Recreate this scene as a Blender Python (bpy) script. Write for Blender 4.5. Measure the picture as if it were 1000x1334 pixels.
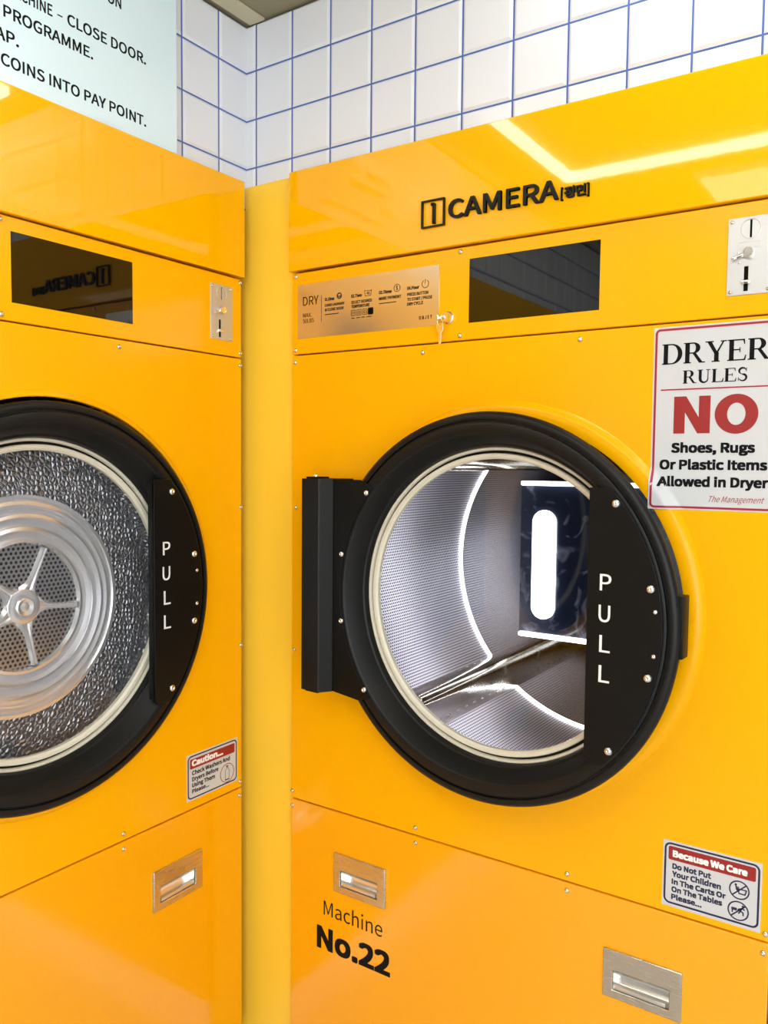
import bpy, bmesh, math, random
from mathutils import Vector, Matrix
R = math.radians; PI = math.pi
for o in list(bpy.data.objects): bpy.data.objects.remove(o)
S = bpy.context.scene; C = S.collection

# ------------------------------------------------------------------ camera
cam_d = bpy.data.cameras.new('camera'); cam = bpy.data.objects.new('camera', cam_d); C.objects.link(cam)
cam_d.sensor_fit = 'HORIZONTAL'; cam_d.sensor_width = 36; cam_d.lens = 38.21; cam_d.clip_start = .02
rt = Vector((0.8300536, 0.5576090, 0.0091222)); up = Vector((-0.0403498, 0.0437340, 0.9982280)); bk = Vector((0.5562220, -0.8289509, 0.0588010))
M4 = Matrix((rt, up, bk)).transposed().to_4x4(); M4.translation = Vector((1.323, -1.4, 1.5))
cam.matrix_world = M4; S.camera = cam
# ------------------------------------------------------------------ exposure, world
S.view_settings.view_transform = 'Standard'; S.view_settings.look = 'None'
S.view_settings.exposure = 0.0; S.view_settings.gamma = 1; S.view_settings.use_curve_mapping = False
W = bpy.data.worlds.new('world'); S.world = W; W.use_nodes = True
W.node_tree.nodes['Background'].inputs[0].default_value = (.9, .95, 1, 1); W.node_tree.nodes['Background'].inputs[1].default_value = .3
LED_LOOP, LED_FILL, LED_PANEL_NEAR = 17.0, 5.5, 5.0       # lamp radiances
FILL_BACK, FILL_SIDE = 4.0, 3.0                              # glow of the unseen windows added as fill light
DRUM_RING, DRUM_PILL, DRUM_BAR = 14.0, 3.5, 4.0

# ------------------------------------------------------------------ materials
def mat(name, col, rough=.4, metal=0.0, spec=.5, emit=None, bump=None, coat=0.0, tint=(1, .985, .95)):
    m = bpy.data.materials.new(name); m.use_nodes = True; nt = m.node_tree; b = nt.nodes['Principled BSDF']
    b.inputs['Base Color'].default_value = (*col, 1); b.inputs['Roughness'].default_value = rough
    b.inputs['Metallic'].default_value = metal; b.inputs['Specular IOR Level'].default_value = spec
    if coat: b.inputs['Coat Weight'].default_value = coat; b.inputs['Coat Roughness'].default_value = .04
    if emit is not None:
        b.inputs['Emission Color'].default_value = (*tint, 1); b.inputs['Emission Strength'].default_value = emit
    if bump:
        sc, st, di = bump
        t = nt.nodes.new('ShaderNodeTexCoord'); n = nt.nodes.new('ShaderNodeTexNoise'); n.inputs['Scale'].default_value = sc; n.inputs['Detail'].default_value = 3
        u = nt.nodes.new('ShaderNodeBump'); u.inputs['Strength'].default_value = st; u.inputs['Distance'].default_value = di
        nt.links.new(t.outputs['Object'], n.inputs['Vector']); nt.links.new(n.outputs['Fac'], u.inputs['Height']); nt.links.new(u.outputs['Normal'], b.inputs['Normal'])
    return m
def rough_noise(m, scale, lo, hi, stretch=(1, 1, 1)):
    nt = m.node_tree; b = nt.nodes['Principled BSDF']
    t = nt.nodes.new('ShaderNodeTexCoord'); mp = nt.nodes.new('ShaderNodeMapping'); mp.inputs['Scale'].default_value = stretch
    n = nt.nodes.new('ShaderNodeTexNoise'); n.inputs['Scale'].default_value = scale; n.inputs['Detail'].default_value = 5
    r = nt.nodes.new('ShaderNodeMapRange'); r.inputs[1].default_value = .35; r.inputs[2].default_value = .7; r.inputs[3].default_value = lo; r.inputs[4].default_value = hi
    nt.links.new(t.outputs['Object'], mp.inputs[0]); nt.links.new(mp.outputs[0], n.inputs['Vector']); nt.links.new(n.outputs['Fac'], r.inputs[0]); nt.links.new(r.outputs[0], b.inputs['Roughness'])
    return m
def mth(nt, op, a, b=None):
    n = nt.nodes.new('ShaderNodeMath'); n.operation = op
    for i, v in enumerate((a, b)):
        if v is None: continue
        if isinstance(v, (int, float)): n.inputs[i].default_value = v
        else: nt.links.new(v, n.inputs[i])
    return n.outputs[0]
def hexdots(nt, u, v, pitch):
    "distance to the nearest hole of a staggered grid, in units of the pitch"
    u = mth(nt, 'DIVIDE', u, pitch); v = mth(nt, 'DIVIDE', v, pitch)
    def grid(du):
        a = mth(nt, 'SUBTRACT', mth(nt, 'FRACT', mth(nt, 'ADD', u, du + 100)), .5)
        b = mth(nt, 'MULTIPLY', mth(nt, 'SUBTRACT', mth(nt, 'FRACT', mth(nt, 'ADD', mth(nt, 'DIVIDE', v, 1.732), du + 100)), .5), 1.732)
        return mth(nt, 'SQRT', mth(nt, 'ADD', mth(nt, 'MULTIPLY', a, a), mth(nt, 'MULTIPLY', b, b)))
    return mth(nt, 'MINIMUM', grid(0), grid(.5))

M = {}
M['paint'] = mat('yellow_gloss_paint', (.97, .475, .0), .035, spec=.40, bump=(60, .02, .001))
M['panel'] = mat('yellow_panel_paint', (.97, .455, .0), .22, spec=.28, bump=(60, .03, .001))
M['lower'] = mat('yellow_lower_panel_paint', (.97, .425, .0), .12, spec=.8, bump=(60, .02, .001))
M['filler'] = mat('yellow_satin_brightened', (1.0, .655, .045), .42, spec=.4)  # lighter yellow base stands in for white light the panel reflects
M['black'] = mat('black_satin_moulding', (.006, .0065, .0065), .42, spec=.28, bump=(400, .08, .0005))
M['plate'] = mat('black_powder_coat', (.004, .004, .0035), .45, spec=.2)
M['ink'] = mat('black_vinyl', (.005, .005, .006), .5, spec=.12)
M['logo'] = mat('charcoal_acrylic', (.008, .009, .0085), .5, spec=.2)
M['navy'] = mat('navy_print', (.012, .014, .06), .5)
M['red'] = mat('red_print', (.31, .013, .012), .45)
M['crimson'] = mat('crimson_border_print', (.36, .006, .03), .45)
M['white'] = mat('white_sign_vinyl', (.60, .62, .635), .35)
M['lettering'] = mat('white_lettering', (.9, .9, .88), .5)
M['cream'] = mat('cream_silicone_seal', (.74, .70, .56), .45)
M['steel'] = rough_noise(mat('brushed_stainless', (.66, .64, .58), .25, 1.0), 30, .23, .29, (1, 1, 12))
M['nickel'] = rough_noise(mat('satin_nickel_plate', (.66, .61, .50), .25, 1.0), 2, .24, .28)
M['cast'] = mat('cast_zinc', (.62, .62, .61), .42, .7, bump=(300, .12, .0006))
M['chrome'] = mat('chrome', (.82, .80, .76), .14, 1.0)
M['pocket'] = mat('satin_pull_pocket', (.76, .75, .70), .25, .88)
M['screw'] = mat('screw_steel', (.72, .66, .52), .22, 1.0)
M['void'] = mat('dark_void', (.004, .004, .004), .8, spec=.1)
M['display'] = mat('black_glass', (.003, .003, .003), .02, spec=.55)
M['mirror'] = rough_noise(mat('dark_mirror_glass', (.025, .038, .085), .05, 0, spec=1.0), 9, .02, .2)
M['cabinet'] = mat('cabinet_sheet', (.55, .2, .004), .5)
M['polish'] = rough_noise(mat('polished_steel', (.25, .245, .24), .1, 1.0), 7, .05, .14)
M['baffle'] = rough_noise(mat('baffle_steel', (.70, .69, .66), .12, 1.0), 12, .12, .28)
M['sign_blue'] = mat('pale_blue_acrylic', (.72, .90, .97), .22)
M['tile'] = mat('white_glazed_tile', (.77, .80, .85), .2)
M['grout'] = mat('blue_grout', (.06, .13, .40), .6)
M['plaster'] = mat('grey_plaster', (.16, .16, .16), .8)
M['fill_back'] = mat('fill_window_glow', (.8, .8, .8), .5, emit=FILL_BACK, tint=(.93, .97, 1))
M['fill_side'] = mat('fill_window_glow_side', (.8, .8, .8), .5, emit=FILL_SIDE, tint=(.93, .97, 1))
M['kick'] = mat('white_kick_panel', (.92, .90, .86), .35)
M['ceil'] = mat('raw_ceiling_board', (.30, .27, .17), .8, bump=(12, .3, .01))
M['batten'] = mat('pale_timber_batten', (.60, .55, .38), .7, bump=(30, .3, .004))
M['floor'] = rough_noise(mat('pale_floor', (.55, .52, .48), .3), 4, .22, .4)
M['loop'] = mat('led_diffuser', (.9, .9, .9), .5, emit=LED_LOOP)
M['lamp'] = mat('fill_panel_diffuser', (.9, .9, .9), .5, emit=LED_FILL)
M['lamp_near'] = mat('ceiling_panel_diffuser_soft', (.9, .9, .9), .5, emit=LED_PANEL_NEAR)
M['ring'] = mat('led_ring_diffuser', (.9, .9, .9), .5, emit=DRUM_RING)
M['pill'] = mat('led_pill_diffuser', (.9, .9, .9), .5, emit=DRUM_PILL)
M['bar'] = mat('led_bar_diffuser', (.9, .9, .9), .5, emit=DRUM_BAR)
nt = M['mirror'].node_tree; b = nt.nodes['Principled BSDF']       # finger marks and dust
t = nt.nodes.new('ShaderNodeTexCoord'); n1 = nt.nodes.new('ShaderNodeTexNoise'); n1.inputs['Scale'].default_value = 16; n1.inputs['Detail'].default_value = 8; n1.inputs['Distortion'].default_value = 1.5
rr = nt.nodes.new('ShaderNodeValToRGB'); rr.color_ramp.elements[0].position = .56; rr.color_ramp.elements[0].color = (.020, .030, .062, 1); rr.color_ramp.elements[1].position = .78; rr.color_ramp.elements[1].color = (.30, .33, .44, 1)
nt.links.new(t.outputs['Object'], n1.inputs['Vector']); nt.links.new(n1.outputs['Fac'], rr.inputs[0]); nt.links.new(rr.outputs[0], b.inputs['Base Color'])
# door glass: thin clear pane, Fresnel reflection over clear transmission
g = bpy.data.materials.new('clear_door_glass'); g.use_nodes = True; nt = g.node_tree; nt.nodes.clear()
out = nt.nodes.new('ShaderNodeOutputMaterial'); mx = nt.nodes.new('ShaderNodeMixShader'); tr = nt.nodes.new('ShaderNodeBsdfTransparent'); gl = nt.nodes.new('ShaderNodeBsdfGlossy'); fr = nt.nodes.new('ShaderNodeFresnel')
tr.inputs[0].default_value = (.97, .98, .98, 1); gl.inputs['Roughness'].default_value = .02; fr.inputs[0].default_value = 1.45
ge = nt.nodes.new('ShaderNodeNewGeometry'); mr = nt.nodes.new('ShaderNodeMapRange'); mr.inputs[3].default_value = 1.45; mr.inputs[4].default_value = 1 / 1.45   # same thin-pane reflectance from both faces
nt.links.new(ge.outputs['Backfacing'], mr.inputs[0]); nt.links.new(mr.outputs[0], fr.inputs[0]); nt.links.new(fr.outputs[0], mx.inputs[0]); nt.links.new(tr.outputs[0], mx.inputs[1]); nt.links.new(gl.outputs[0], mx.inputs[2]); nt.links.new(mx.outputs[0], out.inputs[0])
M['glass'] = g
# perforated drum sheet: staggered round holes, pattern laid along the cylinder
def perforated(name, r, pitch, hole, col, rough):
    m = mat(name, col, rough, 1.0); nt = m.node_tree; b = nt.nodes['Principled BSDF']
    t = nt.nodes.new('ShaderNodeTexCoord'); s = nt.nodes.new('ShaderNodeSeparateXYZ'); nt.links.new(t.outputs['Object'], s.inputs[0])
    rows = round(2 * PI * r / (pitch * 1.732)); ang = mth(nt, 'MULTIPLY', mth(nt, 'ARCTAN2', s.outputs['Z'], s.outputs['X']), rows * pitch * 1.732 / (2 * PI))
    d = hexdots(nt, s.outputs['Y'], ang, pitch); k = mth(nt, 'LESS_THAN', d, hole)
    mc = nt.nodes.new('ShaderNodeMix'); mc.data_type = 'RGBA'; mc.inputs['A'].default_value = (*col, 1); mc.inputs['B'].default_value = (.006, .004, .03, 1)
    nt.links.new(k, mc.inputs['Factor']); nt.links.new(mc.outputs['Result'], b.inputs['Base Color'])
    nt.links.new(mth(nt, 'SUBTRACT', 1.0, k), b.inputs['Metallic'])
    return m
M['perf'] = perforated('perforated_steel', .43, .0082, .345, (.82, .80, .97), .33)
# honeycomb-embossed drum steel of the other machine
def honeycomb():
    m = mat('honeycomb_embossed_steel', (.30, .30, .32), .3, .7); nt = m.node_tree; b = nt.nodes['Principled BSDF']
    t = nt.nodes.new('ShaderNodeTexCoord'); v = nt.nodes.new('ShaderNodeTexVoronoi'); v.feature = 'DISTANCE_TO_EDGE'; v.inputs['Scale'].default_value = 105; v.inputs['Randomness'].default_value = .85
    u = nt.nodes.new('ShaderNodeBump'); u.inputs['Strength'].default_value = 1.0; u.inputs['Distance'].default_value = .008
    nt.links.new(t.outputs['Object'], v.inputs['Vector']); nt.links.new(v.outputs['Distance'], u.inputs['Height']); nt.links.new(u.outputs['Normal'], b.inputs['Normal'])
    return m
M['honey'] = honeycomb()
def holed_plate():
    m = mat('drilled_steel', (.55, .55, .56), .32, .5); nt = m.node_tree; b = nt.nodes['Principled BSDF']
    t = nt.nodes.new('ShaderNodeTexCoord'); s = nt.nodes.new('ShaderNodeSeparateXYZ'); nt.links.new(t.outputs['Object'], s.inputs[0])
    d = hexdots(nt, s.outputs['X'], s.outputs['Z'], .0098); k = mth(nt, 'LESS_THAN', d, .30)
    mc = nt.nodes.new('ShaderNodeMix'); mc.data_type = 'RGBA'; mc.inputs['A'].default_value = (.55, .55, .55, 1); mc.inputs['B'].default_value = (.02, .02, .02, 1)
    nt.links.new(k, mc.inputs['Factor']); nt.links.new(mc.outputs['Result'], b.inputs['Base Color']); nt.links.new(mth(nt, 'SUBTRACT', 1.0, k), b.inputs['Metallic'])
    return m
M['drilled'] = holed_plate()
M['spun'] = mat('spun_steel', (.80, .80, .82), .24, .72)

# ------------------------------------------------------------------ helpers
# every builder works in a machine's own frame: u to the right along its front, d into the machine, z up
def link(name, me, m, parent=None, loc=(0, 0, 0), smooth=None):
    o = bpy.data.objects.new(name, me); C.objects.link(o); o.location = loc
    if m is not None:
        if len(me.materials): me.materials.clear()
        for k in (m if isinstance(m, (list, tuple)) else [m]): me.materials.append(k)
    if parent is not None: o.parent = parent
    if smooth is not None:
        me.polygons.foreach_set('use_smooth', [True] * len(me.polygons)); me.set_sharp_from_angle(angle=R(smooth))
    return o
def bm_obj(name, bm, m, parent=None, loc=(0, 0, 0), smooth=35):
    me = bpy.data.meshes.new(name); bmesh.ops.recalc_face_normals(bm, faces=bm.faces); bm.to_mesh(me); bm.free()
    return link(name, me, m, parent, loc, smooth)
def tag(o, label=None, cat=None, group=None, kind=None):
    if label: o['label'] = label
    if cat: o['category'] = cat
    if group: o['group'] = group
    if kind: o['kind'] = kind
    return o
def empty(name, loc, rz=0):
    o = bpy.data.objects.new(name, None); C.objects.link(o); o.location = loc; o.rotation_euler = (0, 0, rz); o.empty_display_size = .1; return o
def add_box(bm, a, b, bevel=0, seg=2):
    r = bmesh.ops.create_cube(bm, size=1); vs = r['verts']
    for v in vs: v.co = Vector([a[i] + (v.co[i] + .5) * (b[i] - a[i]) for i in range(3)])
    if bevel: bmesh.ops.bevel(bm, geom=list({e for v in vs for e in v.link_edges}), offset=bevel, segments=seg, affect='EDGES', profile=.5)
def box(name, a, b, m, parent=None, bevel=0, loc=(0, 0, 0)):
    bm = bmesh.new(); add_box(bm, a, b, bevel); return bm_obj(name, bm, m, parent, loc)
def lathe(name, prof, m, parent=None, loc=(0, 0, 0), n=128, closed=True, smooth=40):
    "prof: (radius, outward offset) pairs turned about the axis that points out of the front"
    bm = bmesh.new(); rings = []
    for r, w in prof:
        rings.append([bm.verts.new((r * math.cos(2 * PI * i / n), -w, r * math.sin(2 * PI * i / n))) for i in range(n)] if r > 1e-6 else [bm.verts.new((0, -w, 0))])
    k = len(rings)
    for j in range(k if closed else k - 1):
        A, B = rings[j], rings[(j + 1) % k]
        if len(A) == 1 and len(B) == 1: continue
        for i in range(n):
            i2 = (i + 1) % n
            if len(A) == 1: bm.faces.new((A[0], B[i], B[i2]))
            elif len(B) == 1: bm.faces.new((A[i], A[i2], B[0]))
            else: bm.faces.new((A[i], A[i2], B[i2], B[i]))
    return bm_obj(name, bm, m, parent, loc, smooth)
def to_front(me, w):
    for v in me.vertices: x, y, z = v.co; v.co = (x, -(z + w), y)
def curve_mesh(cu):
    o = bpy.data.objects.new('tmp', cu); C.objects.link(o); dg = bpy.context.evaluated_depsgraph_get()
    me = bpy.data.meshes.new_from_object(o.evaluated_get(dg)); bpy.data.objects.remove(o); bpy.data.curves.remove(cu); return me
def rrect(u0, z0, u1, z1, r=0, n=6):
    if r <= 0: return [(u0, z0), (u1, z0), (u1, z1), (u0, z1)]
    P = []
    for cx, cz, a in ((u1 - r, z0 + r, -90), (u1 - r, z1 - r, 0), (u0 + r, z1 - r, 90), (u0 + r, z0 + r, 180)):
        for i in range(n + 1): t = R(a + 90 * i / n); P.append((cx + r * math.cos(t), cz + r * math.sin(t)))
    return P
def circ(u, z, r, n=48, rz=None): return [(u + r * math.cos(2 * PI * i / n), z + (rz or r) * math.sin(2 * PI * i / n)) for i in range(n)]
def sheet(name, loops, w0, w1, m, parent=None, bevel=0, loc=(0, 0, 0), smooth=30):
    "flat plate with holes: outline loops in (u,z); back at w0, front face at w1 (outward)"
    cu = bpy.data.curves.new('tmp', 'CURVE'); cu.dimensions = '2D'; cu.fill_mode = 'BOTH'
    for L in loops:
        s = cu.splines.new('POLY'); s.points.add(len(L) - 1); s.use_cyclic_u = True
        for p, (x, y) in zip(s.points, L): p.co = (x, y, 0, 1)
    t = (w1 - w0) / 2; cu.extrude = max(t - bevel, 1e-5); cu.bevel_depth = bevel; cu.bevel_resolution = 1; cu.offset = -bevel
    me = curve_mesh(cu); to_front(me, (w0 + w1) / 2)
    return link(name, me, m, parent, loc)
def stroke(name, paths, width, w0, w1, m, parent=None, loc=(0, 0, 0)):
    "print made of constant-width lines; every path is a list of (u,z); a closed path repeats its first point"
    bm = bmesh.new()
    for P in paths:
        cl = P[0] == P[-1] and len(P) > 2; Q = P[:-1] if cl else P; n = len(Q); L = []
        for i in range(n):
            a = Vector(Q[(i - 1) % n]) if (cl or i > 0) else None; b = Vector(Q[(i + 1) % n]) if (cl or i < n - 1) else None; p = Vector(Q[i])
            d1 = (p - a).normalized() if a is not None else (b - p).normalized(); d2 = (b - p).normalized() if b is not None else d1
            t = (d1 + d2); t = t.normalized() if t.length > 1e-6 else d1
            k = width / 2 / max(.4, t.dot(d1)); nn = Vector((-t.y, t.x)) * k
            L.append([bm.verts.new((q.x, -w, q.y)) for q, w in ((p - nn, w0), (p + nn, w0), (p + nn, w1), (p - nn, w1))])
        for i in range(n if cl else n - 1):
            A, B = L[i], L[(i + 1) % n]
            for j in range(4): bm.faces.new((A[j], A[(j + 1) % 4], B[(j + 1) % 4], B[j]))
        if not cl: bm.faces.new(L[0]); bm.faces.new(L[-1][::-1])
    return bm_obj(name, bm, m, parent, loc)
CAPS = {}
FONT = None
try:                                        # the sans face that ships inside Blender; the built-in face otherwise
    import os
    FONT = bpy.data.fonts.load(os.path.join(bpy.utils.system_resource('DATAFILES'), 'fonts', 'Noto Sans CJK Regular.woff2'))
except Exception: FONT = None
def text(name, lines, w0, w1, m, parent=None, bold=0.0, shear=0.0, loc=(0, 0, 0), cap='H', spacing=1.0):
    "lines: (string, u0, u1, baseline z, capital height); all lines become one lettering mesh"
    big = bmesh.new()
    def glyphs(s, ex):
        cu = bpy.data.curves.new('tmp', 'FONT'); cu.body = s; cu.size = 1
        if FONT is not None: cu.font = FONT
        cu.shear = shear; cu.extrude = ex; cu.resolution_u = 4; cu.space_character = spacing
        return curve_mesh(cu)
    bold *= .78
    if cap not in CAPS:
        h = glyphs(cap, 0); zs = [v.co.y for v in h.vertices]; CAPS[cap] = (min(zs), max(zs))
    lo, hi = CAPS[cap][0] - bold, CAPS[cap][1] + bold
    ring = [(bold * i, bold * j) for i in (-1, 0, 1) for j in (-1, 0, 1) if i or j] if bold > 0 else [(0, 0)]
    for s, u0, u1, z0, h in lines:
        me = glyphs(s, .5); xs = [v.co.x for v in me.vertices]; a, b = min(xs) - bold, max(xs) + bold; P = [v.co.copy() for v in me.vertices]
        for kk, (dx, dy) in enumerate(ring):                       # heavier weights: the strokes are spread evenly all round
            for v, p in zip(me.vertices, P):
                v.co = (u0 + (p.x + dx - a) / (b - a) * (u1 - u0), -(w0 + (p.z + .5) * (w1 + kk * 2e-5 - w0)), z0 + (p.y + dy - lo) / (hi - lo) * h)
            big.from_mesh(me)
        bpy.data.meshes.remove(me)
    me = bpy.data.meshes.new(name); big.to_mesh(me); big.free()
    return link(name, me, m, parent, loc)
def dome(name, u, z, w, r, m, parent, loc=(0, 0, 0)):
    "pan-head screw with a cross recess ring"
    return lathe(name, [(r, 0), (r, r * .18), (r * .92, r * .42), (r * .7, r * .64), (r * .42, r * .76), (r * .3, r * .78), (r * .2, r * .55), (0, r * .52)], m, parent, (u - loc[0], -w, z - loc[2]), n=20, closed=False, smooth=60)

# ------------------------------------------------------------------ room shell
WX, WY, TOP = -.03, .03, 2.503            # tile surface planes and wall height
PITCH, GR = .1077, .0036
def tile_wall(name, s0, s1, z0, z1, anchor, place, kz=2.1825, pz=.109):
    "one wall: blue grout backing with raised bevelled white tiles; s runs along the wall"
    bm = bmesh.new()
    add_box(bm, (s0, .004, z0), (s1, .10, z1))
    for f in bm.faces: f.material_index = 1
    i0 = math.floor((s0 - anchor) / PITCH); i1 = math.ceil((s1 - anchor) / PITCH); j0 = math.floor((z0 - kz) / pz); j1 = math.ceil((z1 - kz) / pz)
    for i in range(i0, i1):
        for j in range(j0, j1):
            a = max(s0, anchor + i * PITCH + GR / 2); b = min(s1, anchor + (i + 1) * PITCH - GR / 2); c = max(z0, kz + j * pz + GR / 2); d = min(z1, kz + (j + 1) * pz - GR / 2)
            if b - a < .004 or d - c < .004: continue
            e = min(.005, (b - a) / 3, (d - c) / 3)
            B = [bm.verts.new((x, .004, z)) for x, z in ((a, c), (b, c), (b, d), (a, d))]
            Fv = [bm.verts.new((x, 0, z)) for x, z in ((a + e, c + e), (b - e, c + e), (b - e, d - e), (a + e, d - e))]
            bm.faces.new(Fv)
            for q in range(4): bm.faces.new((B[q], B[(q + 1) % 4], Fv[(q + 1) % 4], Fv[q]))
    for v in bm.verts: v.co = place(v.co)
    return tag(bm_obj(name, bm, [M['tile'], M['grout']], None, smooth=None), kind='structure')
right = lambda p: Vector((p.x, WY + p.y, p.z))
left = lambda p: Vector((WX - p.y, p.x, p.z))
tile_wall('wall_right', -.036, 1.14, 2.092, TOP, -.004, right)
tile_wall('wall_left', -2.045, .036, 2.092, TOP, -.0555 + 2 * PITCH, left)
tile_wall('wall_right_far', 1.14, 3.4, 0, TOP, -.004, right)
tile_wall('wall_left_far', -3.6, -2.045, 0, TOP, -.0555, left)
tag(box('wall_back', (-.1, -3.7, 0), (3.5, -3.6, TOP), M['plaster']), kind='structure')
tag(box('wall_side', (3.4, -3.6, 0), (3.5, .1, TOP), M['plaster']), kind='structure')
tag(box('floor', (-1.0, -3.7, -.06), (3.5, 1.0, 0), M['floor']), kind='structure')
tag(box('ceiling', (-1.0, -3.7, TOP + .005), (3.5, 1.0, TOP + .08), M['ceil']), kind='structure')
tag(box('trim_1', (-.018, -3.5, TOP - .0005), (.026, .029, TOP + .004), M['batten']), kind='structure')
# ceiling lamps
loop = empty('led_line_light', (.9, -.72, TOP)); tag(loop, 'thin white LED tubes in a rectangular outline on the ceiling over the corner', 'light')
for a, b in (((.225, -1.36), (1.57, -1.325)), ((.78, -.13), (1.57, -.095)), ((.225, -1.325), (.255, -.72)), ((1.54, -1.325), (1.57, -.13))):
    box('light_tube', (a[0], a[1], TOP - .022), (b[0], b[1], TOP + .002), M['loop'], loop, loc=(-.9, .72, -TOP))
def panel_lamp(x0, y0, x1, y1, m, lab):
    cx, cy = (x0 + x1) / 2, (y0 + y1) / 2
    r = empty('ceiling_light', (cx, cy, TOP)); tag(r, lab, 'light', 'ceiling light panels')
    sheet_bm = bmesh.new(); add_box(sheet_bm, (x0, y0, TOP - .016), (x1, y1, TOP + .002))
    bm_obj('diffuser', sheet_bm, m, r, (-cx, -cy, -TOP))
    f = bmesh.new()
    for a, b in (((x0 - .02, y0 - .02), (x1 + .02, y0)), ((x0 - .02, y1), (x1 + .02, y1 + .02)), ((x0 - .02, y0), (x0, y1)), ((x1, y0), (x1 + .02, y1))): add_box(f, (*a, TOP - .02), (*b, TOP + .003))
    bm_obj('frame', f, M['white'], r, (-cx, -cy, -TOP))
panel_lamp(.62, -2.2, 1.35, -1.56, M['lamp_near'], 'square white ceiling light panel just behind the tube loop')
panel_lamp(1.75, -2.9, 3.0, -1.7, M['lamp'], 'large unseen ceiling light panel added to brighten the dryers')  # out-of-view panel, added as soft light on both dryer rows

# unseen glowing windows behind the camera, added to light the dryer fronts
def add_fill_window(name, along, a, b, c, m):
    z0, z1 = .25, 2.35
    f = bmesh.new(); p = bmesh.new()
    def bx(bm, s0, s1, za, zb, d0, d1): add_box(bm, (s0, c + d0, za), (s1, c + d1, zb)) if along == 'x' else add_box(bm, (c - d1, s0, za), (c - d0, s1, zb))
    bx(p, a, b, z0, z1, .006, .012)
    n = 3
    for k in range(n + 1): x = a + (b - a) * k / n; bx(f, x - .03, x + .03, z0 - .05, z1 + .05, .0, .05)
    for z in (z0, z1): bx(f, a, b, z - .05, z, .0, .048) if z == z0 else bx(f, a, b, z, z + .05, .0, .048)
    o = tag(bm_obj(name, f, M['black']), kind='structure'); bm_obj('pane', p, m, o)
add_fill_window('fill_window_1', 'x', 1.45, 3.30, -3.6, M['fill_back'])
add_fill_window('fill_window_2', 'y', -3.45, -1.45, 3.4, M['fill_side'])
# panel that closes the corner between the two machines
tag(sheet('corner_filler_panel', [[(-.115, .002), (.1255, .002), (.1255, 2.137), (-.0285, 2.137), (-.0285, 2.086), (-.115, 2.086)]], -.0295, -.0235, M['filler'], bevel=.0010), 'tall narrow plain yellow panel closing the corner between the two dryers', 'panel')

# ------------------------------------------------------------------ dryers
DZ, DOORZ = 1.2385, 1.2350                   # drum and door axis heights
PW = -.010                                 # outward offset of the panel faces (headers stand at 0)
def flush_pull(root, u0, z0):
    u1, z1 = u0 + .138, z0 + .0885; sl = (u0 + .0185, z0 + .0155, u0 + .117, z0 + .0515)
    p = sheet('flush_pull', [rrect(u0, z0, u1, z1, .002, 2), rrect(*sl, .001, 2)[::-1]], PW - .001, PW + .0055, M['steel'], root, bevel=.0018)
    bm = bmesh.new(); a, c, b, d = sl; n = 8                         # scooped pocket behind the slot
    prof = [(PW + .004, d), (PW - .010, d)] + [(PW - .010 - .011 * math.sin(PI * i / n / 1.0) if 0 < i < n else PW - .010, d + (c - d) * i / n) for i in range(1, n)] + [(PW - .010, c), (PW + .004, c)]
    A = [bm.verts.new((a, -w, z)) for w, z in prof]; B = [bm.verts.new((b, -w, z)) for w, z in prof]
    for i in range(len(prof) - 1): bm.faces.new((A[i], A[i + 1], B[i + 1], B[i]))
    bm.faces.new(A); bm.faces.new(B[::-1])
    bm_obj('pocket', bm, M['pocket'], p, smooth=50)
    box('finger_lip', (a + .003, -(PW + .003), c), (b - .006, -(PW - .003), c + .008), M['pocket'], p, bevel=.0012)
    return sl
def coin_mech(root):
    u0, z0, u1, z1 = 1.0367, 1.7738, 1.1042, 1.8955; uc = (u0 + u1) / 2
    p = sheet('coin_mechanism', [rrect(u0, z0, u1, z1, .002, 2), rrect(uc - .0016, 1.8615, uc + .0016, 1.8905), rrect(1.0620, 1.7795, 1.0685, 1.8185)], PW - .0005, PW + .0022, M['cast'], root, bevel=.0005)
    lathe('coin_entry_ring', [(.0155, 0), (.0155, .0006), (.0146, .0010), (.0140, .0006), (.0140, 0)], M['cast'], p, (uc, -(PW + .0020), 1.8765), n=48)
    box('coin_slot', (uc - .0028, -(PW + .0003), 1.8605), (uc + .0028, -(PW + .0001), 1.8915), M['void'], p)
    stroke('embossed_frame', [[(1.0525, 1.8470), (1.0850, 1.8470), (1.0850, 1.8565), (1.0525, 1.8565), (1.0525, 1.8470)]], .0012, PW + .002, PW + .0029, M['cast'], p)
    lathe('return_knob', [(.0082, 0), (.0082, .008), (.0076, .0095), (.0060, .0095), (.0056, .0088), (0, .0088)], M['chrome'], p, (1.0685, -(PW + .002), 1.8385), n=32, closed=False)
    bm = bmesh.new(); add_box(bm, (-.024, -.0055, -.0028), (-.002, -.0022, .0028), .0012); add_box(bm, (-.026, -.0095, -.0026), (-.019, -.0024, .0022), .0012)
    o = bm_obj('return_lever', bm, M['chrome'], p, (1.0685, -(PW + .002), 1.8385)); o.rotation_euler = (0, R(-18), 0)
    for du, dz in ((-.0155, .002), (-.0135, -.0135)): lathe('stop_pin', [(.0016, 0), (.0016, .002), (0, .003)], M['chrome'], p, (1.0685 + du, -(PW + .002), 1.8385 + dz), n=12, closed=False)
    box('reject_slot', (1.0610, -(PW + .0003), 1.7785), (1.0695, -(PW + .0001), 1.8195), M['void'], p)
    bm = bmesh.new(); add_box(bm, (1.0590, -(PW + .0075), 1.7900), (1.0725, -(PW + .0005), 1.7965), .0012)
    bm_obj('slide_tab', bm, M['chrome'], p)
    for du, dz in ((.006, .006), (.006, -.006), (-.006, .006), (-.006, -.006)):
        dome('screw', (u0 if du > 0 else u1) + du, (z0 if dz > 0 else z1) + dz, PW + .0022, .0033, M['screw'], p)
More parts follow.
